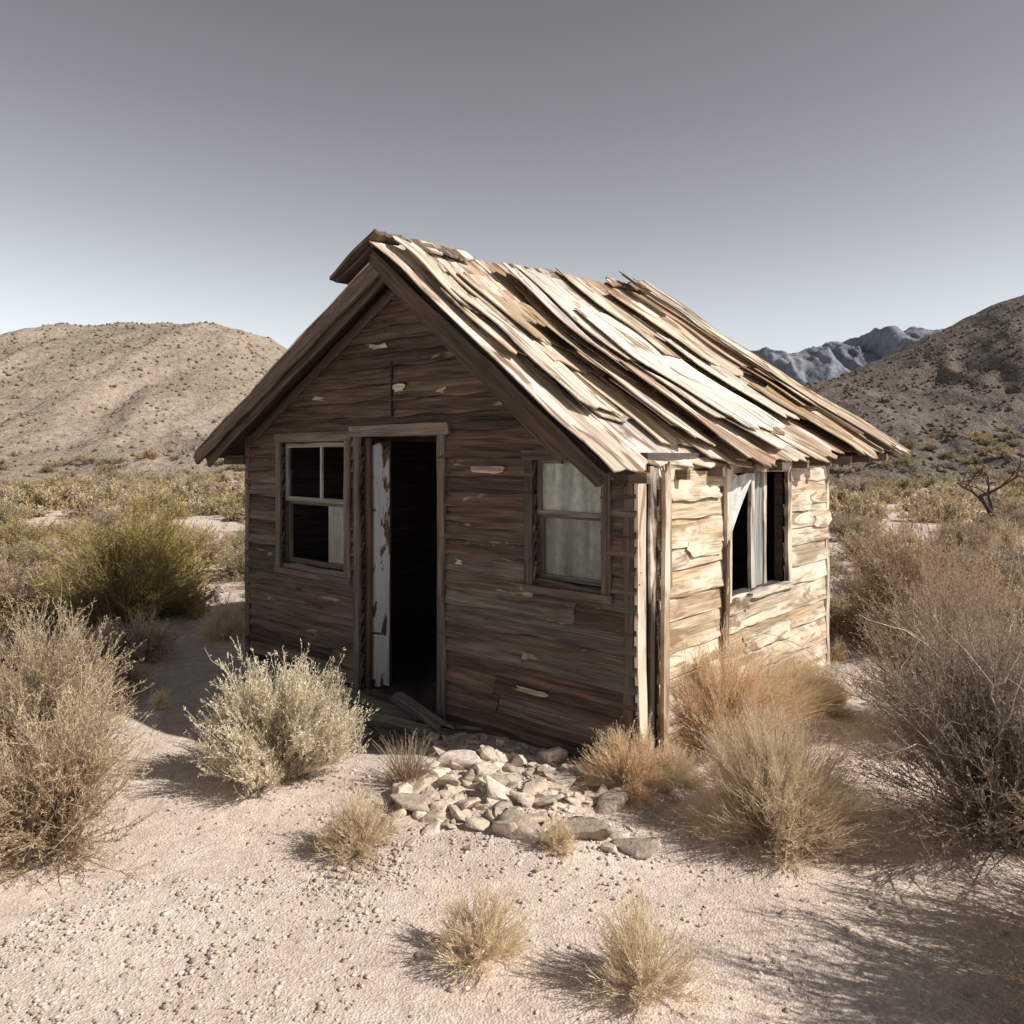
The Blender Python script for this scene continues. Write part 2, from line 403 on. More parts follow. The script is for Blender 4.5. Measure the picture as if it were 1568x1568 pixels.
vplank(sc,CW-.05,1.95,1.0,2.0,.05,.03,'S',(.36,.32,.28),lean=.0,w0=-.01,wav=.006)
sc.build('side_trim_boards',M_side,cabin)
vplank(tr,CW-.10,0,-.1,2.0,.075,.02,'F',(.12,.09,.07),w0=.048,wav=.006)
vplank(tr,-.01,0,-.1,2.33,.07,.02,'F',TR,w0=.048,wav=.004)
def frame(x0,x1,z0,z1,wd,col,sill=True):
    vplank(tr,x0,0,z0,z1,wd,.022,'F',jit(col),w0=.054,wav=.004,rag=.004)
    vplank(tr,x1-wd,0,z0,z1,wd,.022,'F',jit(col),w0=.054,wav=.004,rag=.004)
    tr.plank(pf,x0-.02,x1+.02,z1,z1+wd,.024,jit(col),w0=.057,wav=.004,rag=.005)
    if sill: tr.plank(pf,x0-.01,x1+.01,z0-.05,z0,.03,jit(col),w0=.057,wav=.005,rag=.008)
frame(.60,1.84,.99,2.25,.085,TR);frame(3.94,4.70,1.17,2.08,.075,(.11,.085,.07))
vplank(tr,1.90,0,-.08,2.28,.085,.024,'F',TR,w0=.057,wav=.005)
vplank(tr,3.01,0,-.1,2.28,.085,.024,'F',TR,w0=.057,wav=.005)
tr.plank(pf,1.84,3.14,2.28,2.38,.03,(.22,.18,.15),w0=.059,wav=.008,rag=.01)
tr.plank(pf,2.02,2.98,-.06,0.0,.09,(.13,.11,.09),w0=.0,wav=.01)
vplank(tr,2.42,0,2.45,2.92,.018,.01,'F',(.015,.012,.01),w0=.064,wav=.006)
def rake(mb,p0,p1,h,T,col,y,**k):
    p0=Vector(p0);p1=Vector(p1);d=(p1-p0).normalized();nn=Vector((-d.z,0,d.x));nn=nn if nn.z>0 else -nn
    mp=lambda u,v,w:Vector((p0.x,0,p0.z))+d*u+nn*v+Vector((0,p0.y-w+y,0))
    mb.plank(mp,0,(p1-p0).length,-h,0,T,col,**k)
rake(tr,(RX,0,3.60),(.02,0,2.28),.09,.02,(.13,.10,.08),-.06,wav=.004)
rake(tr,(RX,0,3.60),(4.86,0,1.98),.09,.02,(.08,.06,.05),-.06,wav=.004)
tr.build('front_trim',M_trim,cabin)

sa=MB();SH=(.25,.235,.21)
def sash(x0,x1,z0,z1,w,yy,col,mull=None):
    P=lambda u,v,w_:Vector((u,yy-w_,v))
    sa.plank(P,x0,x1,z0,z0+w,.025,jit(col),wav=.001,bow=0);sa.plank(P,x0,x1,z1-w,z1,.025,jit(col),wav=.001,bow=0)
    Q=lambda u,v,w_:Vector((v,yy-w_,u))
    sa.plank(Q,z0+w,z1-w,x0,x0+w,.025,jit(col),wav=.001,bow=0);sa.plank(Q,z0+w,z1-w,x1-w,x1,.025,jit(col),wav=.001,bow=0)
    if mull is not None: sa.plank(Q,z0+w,z1-w,mull-.014,mull+.014,.022,jit((.5,.49,.46)),wav=.001,bow=0)
sash(.69,1.75,1.66,2.24,.045,.01,SH,1.30)
sash(.69,1.75,1.04,1.68,.05,.045,(.11,.095,.08))
sash(4.02,4.62,1.68,2.09,.035,.01,(.18,.16,.14));sash(4.02,4.62,1.21,1.70,.04,.04,(.10,.09,.08))
sa.build('window_sashes',M_trim,cabin)
def dirtymat(name,c0,c1,rough):
    m,nt,b=newmat(name);t=NT(nt);oc=t.n('ShaderNodeTexCoord').outputs['Object']
    a=t.noise(t.mapping(oc,(9,9,1.4)),1,5,.65,.6);c=t.ramp(a,[(.3,c0),(.7,c1)])
    f=t.noise(oc,14,4,.7);c=t.mix(1,c,t.ramp(f,[(.3,.7),(.6,1.1)]),'MULTIPLY')
    t.l(c,b.inputs['Base Color']);b.inputs['Roughness'].default_value=rough;b.inputs['Specular IOR Level'].default_value=.5;t.bump(f,.15,.01,b);return m
M_dg=dirtymat('dusty_glass',(.17,.18,.16),(.48,.48,.43),.35)
M_dg2=dirtymat('dusty_glass_dark',(.08,.085,.078),(.26,.265,.24),.3)
M_cloth=dirtymat('dirty_cloth',(.5,.5,.47),(.75,.74,.70),.9)
def pane(name,x0,x1,z0,z1,yy,mat):
    n1=4;V=[];Fa=[]
    for i in range(n1+1):
        for j in range(5): V.append((x0+(x1-x0)*i/n1,yy,z0+(z1-z0)*j/4))
    for i in range(n1):
        for j in range(4): Fa.append((i*5+j,(i+1)*5+j,(i+1)*5+j+1,i*5+j+1))
    me=bpy.data.meshes.new(name);me.from_pydata(V,[],Fa);me.update()
    return add_obj(name,me,mat,cabin)
pane('window_pane_upper',4.05,4.59,1.71,2.06,.0,M_dg);pane('window_pane_lower',4.06,4.58,1.24,1.67,.03,M_dg2)
pane('window_pane_broken',1.36,1.71,1.08,1.64,.035,M_dg2)
V=[];Fa=[];nu_,nv_=16,14
for j in range(nv_+1):
    q=j/nv_;w=.50*(1-q)**1.5+.05
    for i in range(nu_+1):
        u=i/nu_;V.append((CW-.02+.018*math.sin(u*20+q*2),1.16+w*u,1.97-.72*q+.02*math.sin(u*9)))
for j in range(nv_):
    for i in range(nu_):
        a=j*(nu_+1)+i;Fa.append((a,a+1,a+nu_+2,a+nu_+1))
me=bpy.data.meshes.new('torn_curtain');me.from_pydata(V,[],Fa)
for p in me.polygons: p.use_smooth=True
add_obj('torn_curtain',me,M_cloth,cabin)
sp=MB();ps3=plane((CW-.06,0,0),(0,0,1),(0,1,0),(1,0,0))
sp.plank(ps3,1.03,1.98,1.73,1.95,.015,(.30,.31,.30),wav=.003)
sp.build('side_window_panel',M_trim,cabin)
dl=MB()
mpd=lambda u,v,w:Vector((2.00+v*.35+w,.0+v*.94,u))
dl.plank(mpd,0.5,2.20,.05,.19,.03,(.12,.09,.07),wav=.004,bow=.002,rag=.03)
dl.plank(mpd,0.02,0.49,.05,.185,.03,(.14,.075,.05),wav=.004,bow=.002,rag=.01)
dl.build('door_board_peeling',M_paint,cabin)
dj=MB();mpd2=lambda u,v,w:Vector((1.99+v,.02-w,u));dj.plank(mpd2,0.0,2.27,0,.055,.03,(.13,.085,.06),wav=.005)
mpd3=lambda u,v,w:Vector((2.00+v*.35+w,.03+v*.94,u));dj.plank(mpd3,0.0,2.24,.04,.21,.02,(.12,.07,.05),w0=-.03,wav=.006)
dj.build('door_jamb',M_trim,cabin)

# ---------------- roof
A=np.array([RX,-.30,3.86]);B=np.array([RX,3.95,4.12]);C=np.array([5.15,4.75,2.16]);D=np.array([4.95,-.42,2.01])
def bil(a,b,P00,P10,P11,P01):
    return (P00*(1-a)*(1-b)+P10*a*(1-b)+P11*a*b+P01*(1-a)*b)
NR=np.cross(D-A,B-A);NR/=np.linalg.norm(NR);NR=NR if NR[2]>0 else -NR
LR=4.4;LS=3.1
def roofR(u,v,w):
    a=v/LR;b=u/LS
    p=bil(a,b,A,B,C,D)
    sag=-.09*math.sin(math.pi*min(max(b,0),1))*math.sin(math.pi*min(max(a,0),1))+.02*math.sin(a*9+b*3)+.035*mnoise.noise(Vector((u*1.2,v*1.2,3)))
    return Vector(p+NR*(w+sag))
A2=np.array([RX,-.30,3.74]);B2=np.array([RX,3.95,4.10]);C2=np.array([-.42,3.9,2.15]);D2=np.array([-.42,-.42,2.13])
NL=np.array([-.52,0,.85])
def roofL(u,v,w): return Vector(bil(v/LR,u/LS,A2,B2,C2,D2)+NL*w)
deck=MB()
deck.plank(roofR,0,LS-.03,.02,LR-.02,.03,(.05,.038,.03),w0=-.06,wav=0,bow=0,nu=14,nv=14)
deck.plank(roofL,0,LS,.0,LR,.05,(.08,.06,.05),w0=-.05,wav=0,bow=0,nu=14,nv=14)
deck.build('roof_deck',M_dark,cabin)
RC=[(.58,.44,.31),(.66,.55,.42),(.46,.32,.21),(.33,.21,.135),(.72,.65,.55),(.44,.32,.23),(.20,.125,.08)]
RWa=[4,4,3,2,3.5,2.5,1.2];RWb=[3,1.5,4,3.5,.8,3.5,2]
def rcol(v): return random.choices(RC,RWb if v>2.7 else RWa)[0]
rf=MB()
def shingle(u0,u1,v0,v1,sk,l0,l1,c0,rag=.05,wav=.022,bow=.010,curl=.006,tilt=0):
    mp=lambda u,vv,w:roofR(u,vv+sk*(u-u0)*.4,w+l0+(l1-l0)*(u-u0)/(u1-u0))
    rf.plank(mp,u0,u1,v0,v1,.010,jit(c0,.12),wav=wav,bow=bow,rag=rag,curl=curl,nv=6,freq=1.5,nu=max(6,int((u1-u0)/.12)),tilt=tilt)
v=-.04
while v<LR-.02:
    wd=random.uniform(.24,.50)
    shingle(-.03,LS+random.uniform(-.06,.08),v,min(v+wd,LR+.03)-random.choice([.003,.006,.02]),random.uniform(-.03,.03),0,.006,rcol(v),rag=.05,wav=.010,bow=.007)
    v+=wd
for k in range(26):
    u0=random.choice([.0,.3,.6,.95,1.3,1.6,1.9,2.1])+random.uniform(-.15,.15);u0=max(.0,u0)
    u1=min(u0+random.uniform(.6,1.7),LS+random.uniform(-.05,.07))
    if u1-u0<.4: continue
    wd=random.uniform(.35,.8);v0=random.uniform(-.03,LR-wd-.05)
    lv=.016+.022*(1-u0/LS)+random.uniform(0,.010)
    shingle(u0,u1,v0,v0+wd,random.uniform(-.14,.14),lv,lv+random.uniform(.0,.02),rcol(v0),tilt=random.choice([0,0,.03,.06]),wav=.03)
for (u0,u1,v0,wd,sk,l0,l1,c0,tl) in [(.5,1.6,.50,.20,.02,.06,.08,(.52,.42,.32),.03),(1.2,2.95,.78,.40,.10,.06,.08,(.66,.56,.44),.10),(.2,1.9,1.30,.38,-.10,.06,.07,(.70,.63,.54),.08),
      (.8,2.75,1.80,.80,.05,.07,.06,(.86,.82,.75),.05),(.3,1.7,2.9,.36,-.04,.07,.08,(.50,.34,.22),.07),(1.2,2.6,2.65,.50,.04,.07,.07,(.74,.66,.56),.05),
      (-.02,3.1,4.02,.18,.01,.10,.09,(.58,.46,.35),.0),(.0,2.9,3.62,.24,.03,.09,.07,(.30,.20,.13),.07),(.05,1.2,.10,.24,.0,.06,.06,(.66,.57,.45),.03),(-.03,3.2,4.22,.16,.0,.09,.07,(.40,.28,.19),0),
      (2.0,3.22,3.1,.5,.02,.06,.05,(.44,.29,.18),.05),(.9,2.5,.18,.42,.02,.06,.06,(.80,.72,.60),.04),(1.7,3.2,1.25,.42,-.06,.07,.05,(.50,.36,.25),.11)]:
    shingle(u0,u1,v0,v0+wd,sk,l0,l1,c0,rag=.07,tilt=tl,wav=.03)
for k in range(16):
    v=random.uniform(.3,4.0);mp=lambda u,vv,w:roofR(u,vv,w+.05)
    rf.plank(mp,random.uniform(-.05,0),random.uniform(.06,.16),v,v+random.uniform(.12,.4),.02,jit(random.choice([(.2,.14,.1),(.4,.3,.22),(.3,.2,.14)])),wav=.015,bow=.01,rag=.015,freq=5)
rf.build('roof_boards',M_roof,cabin)
lf=MB();v=-.02
while v<LR:
    wd=random.uniform(.15,.3);lf.plank(roofL,-.02,LS+random.uniform(-.03,.06),v,v+wd-.01,.015,jit((.33,.27,.21),.3),w0=.003,wav=.01,bow=.01,rag=.02,nu=14);v+=wd
lf.build('left_roof_boards',M_roof,cabin)
cap=MB()
def capmp(u,v,w): return Vector((RX+.06-u*.92,-.36+v,3.93-u*.40+w+.03*v))
cap.plank(capmp,0,.72,0,.16,.03,(.16,.12,.09),wav=.01,rag=.03,bow=.008,w0=0)
cap.plank(capmp,.02,.62,.17,.5,.03,(.2,.15,.12),wav=.01,rag=.03,bow=.008,w0=.002)
cap.plank(capmp,.0,.5,.51,1.2,.03,(.25,.19,.14),wav=.01,rag=.04,bow=.008,w0=-.005)
cap.plank(capmp,.05,.6,.02,.9,.03,(.08,.06,.05),wav=.004,bow=.004,w0=-.07)
cap.build('ridge_cap',M_dark,cabin)
bg_=MB()
def barge(P,Q,h,T,col,off=0,**k):
    P=Vector(P);Q=Vector(Q);d=(Q-P);Ln=d.length;d.normalize()
    nn=Vector((-d.z,0,d.x)).normalized();nn=nn if nn.z>0 else -nn
    mp=lambda u,v,w:P+d*u+nn*(v+off)+Vector((0,-w,0))
    bg_.plank(mp,0,Ln,-h,0,T,col,**k)
barge((RX,-.30,3.82),(4.93,-.42,1.99),.11,.03,(.085,.057,.042),wav=.010,bow=.010,rag=.02,nv=4)
barge((RX+.02,-.27,3.74),(4.6,-.37,2.14),.06,.02,(.10,.07,.05),wav=.006,bow=.004,rag=.02,off=-.05)
barge((RX+.02,-.30,3.72),(-.40,-.42,2.12),.12,.03,(.16,.115,.085),wav=.008,bow=.008,rag=.02,nv=4)
barge((RX,-.26,3.72),(-.30,-.36,2.16),.10,.02,(.10,.075,.06),wav=.005,off=-.09)
for k in range(9):
    y=-.1+k*.42;bg_.box(-.40,.0,y,y+.05,2.02,2.12,(.1,.08,.06))
for k in range(10):
    y=-.1+k*.48
    bg_.box(4.86,5.0+.02*k,y,y+.045,1.93+.015*k,2.0+.015*k,(.2,.15,.11))
bg_.build('barge_boards',M_dark,cabin)
db=MB()
def lboard(x,y,z_,an,pitch,roll,L_,wd,col):
    ax=Vector((math.cos(an),math.sin(an),pitch));aw=Vector((-math.sin(an),math.cos(an),roll));ax.normalize();aw=(aw-ax*aw.dot(ax)).normalized();nn=ax.cross(aw)
    if nn.z<0: nn=-nn
    o=Vector((x,y,z_));db.plank(lambda u,v,w:o+ax*u+aw*v+nn*w,-L_/2,L_/2,0,wd,.022,jit(col,.2),wav=.01,rag=.03,bow=.006)
for k in range(26):
    x=random.uniform(2.0,3.3);y=random.uniform(-.7,-.1) if k<18 else random.uniform(.2,1.5)
    wp=l2w(x,y);zz=(g1(*wp)+.03+random.uniform(0,.07)) if y<0.05 else .03
    lboard(x,y,zz,random.uniform(-.6,.6)+ (0 if k%2 else 1.3),random.uniform(-.15,.15),random.uniform(-.3,.3),random.uniform(.2,.6),random.uniform(.04,.10),(.17,.135,.11))
for a_ in [(2.45,-.30,-.02,.12,-.06,.25,.95,.13,(.22,.18,.15)),(2.75,-.50,-.06,-.35,.10,.2,.85,.12,(.20,.16,.13)),(2.2,-.25,-.03,-1.0,-.10,.1,.5,.12,(.14,.11,.09)),(3.1,-.42,-.02,.6,-.16,.3,.7,.10,(.26,.22,.18)),(2.55,-.12,.0,.05,.0,.12,1.0,.10,(.13,.1,.085)),(2.9,-.25,.02,-.15,-.12,.4,.7,.12,(.18,.14,.12))]:
    lboard(*a_)
db.build('broken_boards',M_front,cabin)

# ---------------------------------------------------------------- rocks & pebbles
def ico(s_):
    bm=bmesh.new();bmesh.ops.create_icosphere(bm,subdivisions=s_,radius=1);bm.verts.ensure_lookup_table()
    a=np.array([v.co[:] for v in bm.verts]);f=np.array([[v.index for v in f.verts] for f in bm.faces]);bm.free();return a,f
I1v,I1f=ico(1);I3v,I3f=ico(3)
def stonemat(name):
    m,nt,b=newmat(name);t=NT(nt);at=t.n('ShaderNodeAttribute',attribute_name='Col').outputs['Color'];oc=t.n('ShaderNodeTexCoord').outputs['Object']
    f=t.noise(oc,22,4,.7);c=t.mix(1,at,t.ramp(f,[(.3,.6),(.7,1.2)]),'MULTIPLY');t.l(c,b.inputs['Base Color']);t.bump(f,.7,.02,b);return m
M_stone=stonemat('desert_stone')
Np=18000
d=2.3+rng.random(Np)**1.6*7;ang=(rng.random(Np)-.5)*1.5
PX=np.sin(ang)*d*1.05;PY=np.cos(ang)*d
k=Np//3;PX[:k]=rng.normal(.0,.65,k);PY[:k]=rng.normal(4.7,.42,k)
k2=k+Np//7;PX[k:k2]=rng.normal(-.85,.18,k2-k);PY[k:k2]=rng.normal(3.98,.16,k2-k)
k3=k2+Np//6;PX[k2:k3]=-1.9+rng.random(k3-k2)**1.5*1.6-.3;PY[k2:k3]=2.7+rng.random(k3-k2)**1.3*1.2
sz=.003+.012*rng.random(Np)**3.5;sz[k:k2]*=.8
loc=np.array([PX,PY]).T
rel=loc-ORG;lx=rel@UX;ly=rel@VX
ok=~((lx>-.1)&(lx<5)&(ly>-.05)&(ly<3.3));PX,PY,sz=PX[ok],PY[ok],sz[ok];Np=len(PX)
nv=len(I1v)
sc3=rng.uniform(.6,1.3,(Np,1,3))*np.array([1,1,.6]);V=I1v[None]*sc3*sz[:,None,None]*rng.uniform(.8,1.2,(Np,nv,1))
a=rng.random(Np)*6.28;ca,sa_=np.cos(a)[:,None],np.sin(a)[:,None]
V=np.stack([V[...,0]*ca-V[...,1]*sa_,V[...,0]*sa_+V[...,1]*ca,V[...,2]],-1)
V+=np.stack([PX,PY,gh(PX,PY)+sz*.25],-1)[:,None,:]
F=(I1f[None]+np.arange(Np)[:,None,None]*nv).reshape(-1,3)
cb=np.array([[.66,.55,.47],[.78,.70,.62],[.48,.38,.31],[.70,.64,.58]])[rng.integers(0,4,Np)]*rng.uniform(.8,1.1,(Np,1))
add_obj('pebbles',mesh_k('pebbles',V.reshape(-1,3),F,np.repeat(cb,nv,0)),M_stone)
VV=[];FF=[];CC=[];o=0
def rock(x,y,rx,ry,rz,col,sink=.22):
    global o
    if (np.array([x,y])-ORG)@VX>-.10: return
    sd=random.uniform(0,99);a=random.uniform(0,3.14)
    v=I3v.copy()
    for _ in range(13):
        nrm=np.array([random.gauss(0,1),random.gauss(0,1),random.gauss(0,.5)]);nrm/=np.linalg.norm(nrm);dd=random.uniform(.38,.8)
        q=v@nrm-dd;v=v-np.where(q>0,q,0)[:,None]*nrm
    nrm=np.array([random.gauss(0,.15),random.gauss(0,.15),1]);nrm/=np.linalg.norm(nrm);q=v@nrm-.45;v=v-np.where(q>0,q,0)[:,None]*nrm
    dsp=np.array([mnoise.fractal(Vector(p)*3+Vector((sd,0,0)),1,2,4) for p in v]);v=v*(1+.09*dsp[:,None])
    tl=random.uniform(-.45,.45);v=v*np.array([rx,ry,rz])*1.25;v[:,2]+=v[:,0]*tl
    v=np.stack([v[:,0]*math.cos(a)-v[:,1]*math.sin(a),v[:,0]*math.sin(a)+v[:,1]*math.cos(a),v[:,2]],1)
    v+=np.array([x,y,g1(x,y)+rz*(1-2*sink)]);VV.append(v);FF.append(I3f+o);CC.append(np.tile(col,(len(v),1)));o+=len(v)
def RCc(): return np.array(random.choice([(.68,.56,.46),(.78,.68,.57),(.52,.42,.34),(.72,.59,.47)]))*random.uniform(.85,1.1)
for k in range(150):
    x=random.gauss(-.15,.34);y=random.gauss(4.88,.36);s_=random.uniform(.018,.055)+.06*random.random()**3
    rock(x,y,s_*1.45,s_*.95,s_*random.uniform(.4,.8),RCc())
for k in range(80):   # spread along the foot of the front wall
    a_=random.uniform(2.9,4.9);w_=l2w(a_,-random.uniform(.12,.6));s_=random.uniform(.014,.05)+.045*random.random()**3
    rock(w_[0],w_[1],s_*1.5,s_*.9,s_*random.uniform(.3,.7),RCc())
for (x,y,s_) in [(.08,4.25,.12),(.38,4.32,.13),(.66,4.18,.11),(-.02,4.5,.09),(.2,4.65,.08),(-.28,4.62,.09),(-.4,4.95,.10),(.55,4.8,.07),(1.05,5.05,.10),(-.35,5.3,.14),(-.1,5.4,.11),(.32,4.95,.09)]:
    rock(x,y,s_*1.5,s_*.85,s_*.46,RCc()*(.8 if y<4.4 else 1))
for k in range(60):
    x=random.gauss(-.82,.15);y=random.gauss(3.98,.12);s_=random.uniform(.008,.026);rock(x,y,s_,s_,s_*.6,RCc())
for k in range(60):
    x=random.uniform(-2.2,2.2);y=random.uniform(3,5);s_=random.uniform(.006,.018);rock(x,y,s_,s_,s_*.6,RCc())
me=mesh_k('stone_rubble',np.concatenate(VV),np.concatenate(FF),np.concatenate(CC));add_obj('stone_rubble',me,M_stone)

# ---------------------------------------------------------------- vegetation
def nrmz(v): return v/np.maximum(np.linalg.norm(v,axis=-1,keepdims=True),1e-9)
def ribbons(P0,P1,P2,w0,w1,ns,r):
    N=len(P0);tt=np.linspace(0,1,ns+1)[None,:,None]
    P=(1-tt)**2*P0[:,None]+2*tt*(1-tt)*P1[:,None]+tt**2*P2[:,None]
    sd=nrmz(np.cross(nrmz(P2-P0),r.normal(size=(N,3))))
    w=(w0[:,None,None]*(1-tt)+w1[:,None,None]*tt)*.5
    V=np.stack([P-sd[:,None]*w,P+sd[:,None]*w],2).reshape(-1,3)
    i=np.arange(N)[:,None]*(ns+1)*2+np.arange(ns)[None]*2
    F=np.stack([i,i+1,i+3,i+2],-1).reshape(-1,4)
    return V,F
def shrub_mesh(name,R,H,n,m,l,seed,light,dark,stem=(.20,.16,.12),leaf=(.012,.030),lw=.004,tmax=80,clumps=14,tw=(.12,.30),up=.3,spread=.22,sw=1.0,tj=.5):
    r=np.random.default_rng(seed)
    ncl=clumps;u=r.random(ncl);th=np.arccos(1-u*(1-math.cos(math.radians(tmax))));ph=r.random(ncl)*6.283
    cd_=np.stack([np.sin(th)*np.cos(ph),np.sin(th)*np.sin(ph),np.cos(th)],1);cl=r.uniform(.78,1.12,ncl)
    ci=r.integers(0,ncl,n);dr=nrmz(cd_[ci]+r.normal(size=(n,3))*spread);dr[:,2]=np.abs(dr[:,2])+.04
    ln=cl[ci]*r.uniform(.6,1.03,n)
    E=dr*np.array([R,R,H])*ln[:,None]
    B0=r.normal(size=(n,3))*np.array([R*.07,R*.07,0]);
    C1=B0+(E-B0)*.5*np.array([.75,.75,1.15])+r.normal(size=(n,3))*R*.05
    Vs=[];Fs=[];Cs=[];o=0
    def add(V,F,C):
        nonlocal o
        Vs.append(V);Fs.append(F+o);Cs.append(C);o+=len(V)
    V,F=ribbons(B0,C1,E,np.full(n,(.010*R+.004)*sw),np.full(n,.003*sw),5,r);add(V,F,np.tile(stem,(len(V),1))*np.repeat(r.uniform(.7,1.3,n),12)[:,None])
    si=np.repeat(np.arange(n),m);tt=(.22+.78*r.random(n*m)**.75)[:,None]
    P=(1-tt)**2*B0[si]+2*tt*(1-tt)*C1[si]+tt**2*E[si];T=nrmz(2*(1-tt)*(C1[si]-B0[si])+2*tt*(E[si]-C1[si]))
    td=nrmz(T+r.normal(size=(n*m,3))*tj+np.array([0,0,up]));tl=R*r.uniform(tw[0],tw[1],n*m)
    Q=P+td*tl[:,None];Q[:,2]=np.maximum(Q[:,2],.01);MM=(P+Q)/2+r.normal(size=(n*m,3))*tl[:,None]*.08
    lt=np.array(light);dk=np.array(dark)
    V,F=ribbons(P,MM,Q,np.full(n*m,.0035*sw),np.full(n*m,.0018*sw),2,r)
    mixc=np.repeat(r.uniform(.3,.95,n*m),6)[:,None];add(V,F,(np.array(stem)*(1-mixc)+lt*mixc)*.95)
    ti=np.repeat(np.arange(n*m),l);k=len(ti);q=(.15+.85*r.random(k))[:,None]
    b0=P[ti]*(1-q)+Q[ti]*q;ld=nrmz(td[ti]+r.normal(size=(k,3))*.55);ll=r.uniform(leaf[0],leaf[1],k)[:,None]
    sd=nrmz(np.cross(ld,r.normal(size=(k,3))))*lw*.5
    V=np.stack([b0,b0+ld*ll*.45+sd,b0+ld*ll,b0+ld*ll*.45-sd],1)
    V[...,2]=np.maximum(V[...,2],.003)
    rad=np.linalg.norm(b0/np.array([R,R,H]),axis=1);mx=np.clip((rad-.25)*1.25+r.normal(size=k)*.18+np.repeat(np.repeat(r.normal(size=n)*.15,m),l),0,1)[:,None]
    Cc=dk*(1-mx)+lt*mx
    F=np.arange(k*4).reshape(-1,4);add(V.reshape(-1,3),F,np.repeat(Cc,4,0))
    me=mesh_k(name,np.concatenate(Vs),np.concatenate(Fs),np.concatenate(Cs));me.materials.append(M_leaf);return me
def tuft_mesh(name,R,H,n,seed,light,dark,w=.004,br=.12,lean=(0,0),tmax=1.1):
    r=np.random.default_rng(seed)
    ph=r.random(n)*6.283;th=(r.random(n)**.7)*tmax;L_=r.uniform(.5,1.05,n)
    B0=np.stack([np.cos(ph)*R*br*r.random(n),np.sin(ph)*R*br*r.random(n),np.zeros(n)],1)
    E=np.stack([np.sin(th)*np.cos(ph)*R*L_,np.sin(th)*np.sin(ph)*R*L_,np.cos(th*.85)*H*L_],1)+np.array([lean[0],lean[1],0])*L_[:,None]
    C1=B0+(E-B0)*.5*np.array([.6,.6,1.25])+r.normal(size=(n,3))*R*.06
    E=E+r.normal(size=(n,3))*R*.06;E[:,2]=np.maximum(E[:,2],.01)
    V,F=ribbons(B0,C1,E,np.full(n,w),np.full(n,w*.25),5,r)
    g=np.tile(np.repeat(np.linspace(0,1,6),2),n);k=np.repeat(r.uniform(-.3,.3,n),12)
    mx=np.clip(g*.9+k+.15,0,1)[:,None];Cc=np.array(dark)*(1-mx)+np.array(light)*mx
    me=mesh_k(name,V,F,Cc);me.materials.append(M_leaf);return me
def place(name,me,x,y,rz=None,s=1.0,sz=None,parent=None,dz=0):
    ob=bpy.data.objects.new(name,me);COL.objects.link(ob);ob.location=(x,y,g1(x,y)-.02+dz);ob.rotation_euler=(0,0,random.uniform(0,6.28) if rz is None else rz)
    ob.scale=(s,s,sz if sz else s)
    if parent: ob.parent=parent
    return ob
SAGE=((.70,.62,.46),(.28,.235,.17));TAN=((.68,.56,.39),(.28,.215,.15));YEL=((.62,.50,.19),(.20,.17,.085));YEL2=((.56,.47,.25),(.20,.175,.11));GREY=((.54,.45,.36),(.21,.17,.14));OLV=((.46,.40,.25),(.17,.15,.10));STRAW=((.92,.80,.60),(.60,.48,.34))
STM=(.38,.31,.24)
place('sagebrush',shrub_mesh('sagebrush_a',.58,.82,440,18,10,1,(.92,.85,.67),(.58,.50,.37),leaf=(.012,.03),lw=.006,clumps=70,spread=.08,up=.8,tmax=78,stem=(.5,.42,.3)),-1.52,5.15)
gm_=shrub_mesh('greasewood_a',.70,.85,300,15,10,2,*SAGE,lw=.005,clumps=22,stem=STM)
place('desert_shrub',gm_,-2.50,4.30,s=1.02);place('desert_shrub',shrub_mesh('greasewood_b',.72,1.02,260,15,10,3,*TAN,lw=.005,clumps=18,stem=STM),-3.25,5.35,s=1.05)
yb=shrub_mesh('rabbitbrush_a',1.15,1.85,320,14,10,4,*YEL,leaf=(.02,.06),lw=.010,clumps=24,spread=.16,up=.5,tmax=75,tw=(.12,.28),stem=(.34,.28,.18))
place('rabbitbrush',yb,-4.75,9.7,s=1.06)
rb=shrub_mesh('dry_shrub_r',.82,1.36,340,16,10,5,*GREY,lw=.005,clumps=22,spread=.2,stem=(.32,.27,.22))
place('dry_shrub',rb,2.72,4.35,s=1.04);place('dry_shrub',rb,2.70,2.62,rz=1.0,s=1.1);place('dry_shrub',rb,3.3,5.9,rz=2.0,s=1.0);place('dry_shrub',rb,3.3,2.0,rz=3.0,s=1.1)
place('dry_shrub',shrub_mesh('dry_shrub_r2',1.0,1.3,260,15,10,6,(.60,.50,.37),(.23,.185,.14),lw=.007,leaf=(.02,.05),clumps=20,stem=(.3,.25,.2)),4.45,8.6,s=1.15)
place('dry_shrub',bpy.data.meshes['greasewood_b'],2.80,3.3,s=.9);place('dry_shrub',bpy.data.meshes['greasewood_a'],2.30,2.62,s=.70);place('dry_shrub',bpy.data.meshes['greasewood_a'],2.75,2.95,s=.95,rz=.4)
def fuzz(name,R,H,n,m,seed,cols=STRAW,**k):
    return shrub_mesh(name,R,H,n,m,4,seed,*cols,stem=(.74,.62,.45),leaf=(.012,.035),lw=.0026,clumps=80,spread=.12,up=.35,tmax=88,tw=(.16,.42),sw=.7,tj=.28,**k)
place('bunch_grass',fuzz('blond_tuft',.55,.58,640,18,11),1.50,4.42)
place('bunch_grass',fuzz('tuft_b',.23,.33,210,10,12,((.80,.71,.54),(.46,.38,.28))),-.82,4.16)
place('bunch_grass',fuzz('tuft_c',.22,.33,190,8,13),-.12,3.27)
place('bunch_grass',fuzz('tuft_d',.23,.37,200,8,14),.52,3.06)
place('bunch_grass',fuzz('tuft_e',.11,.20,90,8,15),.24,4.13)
place('bunch_grass',fuzz('tuft_f',.32,.38,320,14,16),.73,4.96)
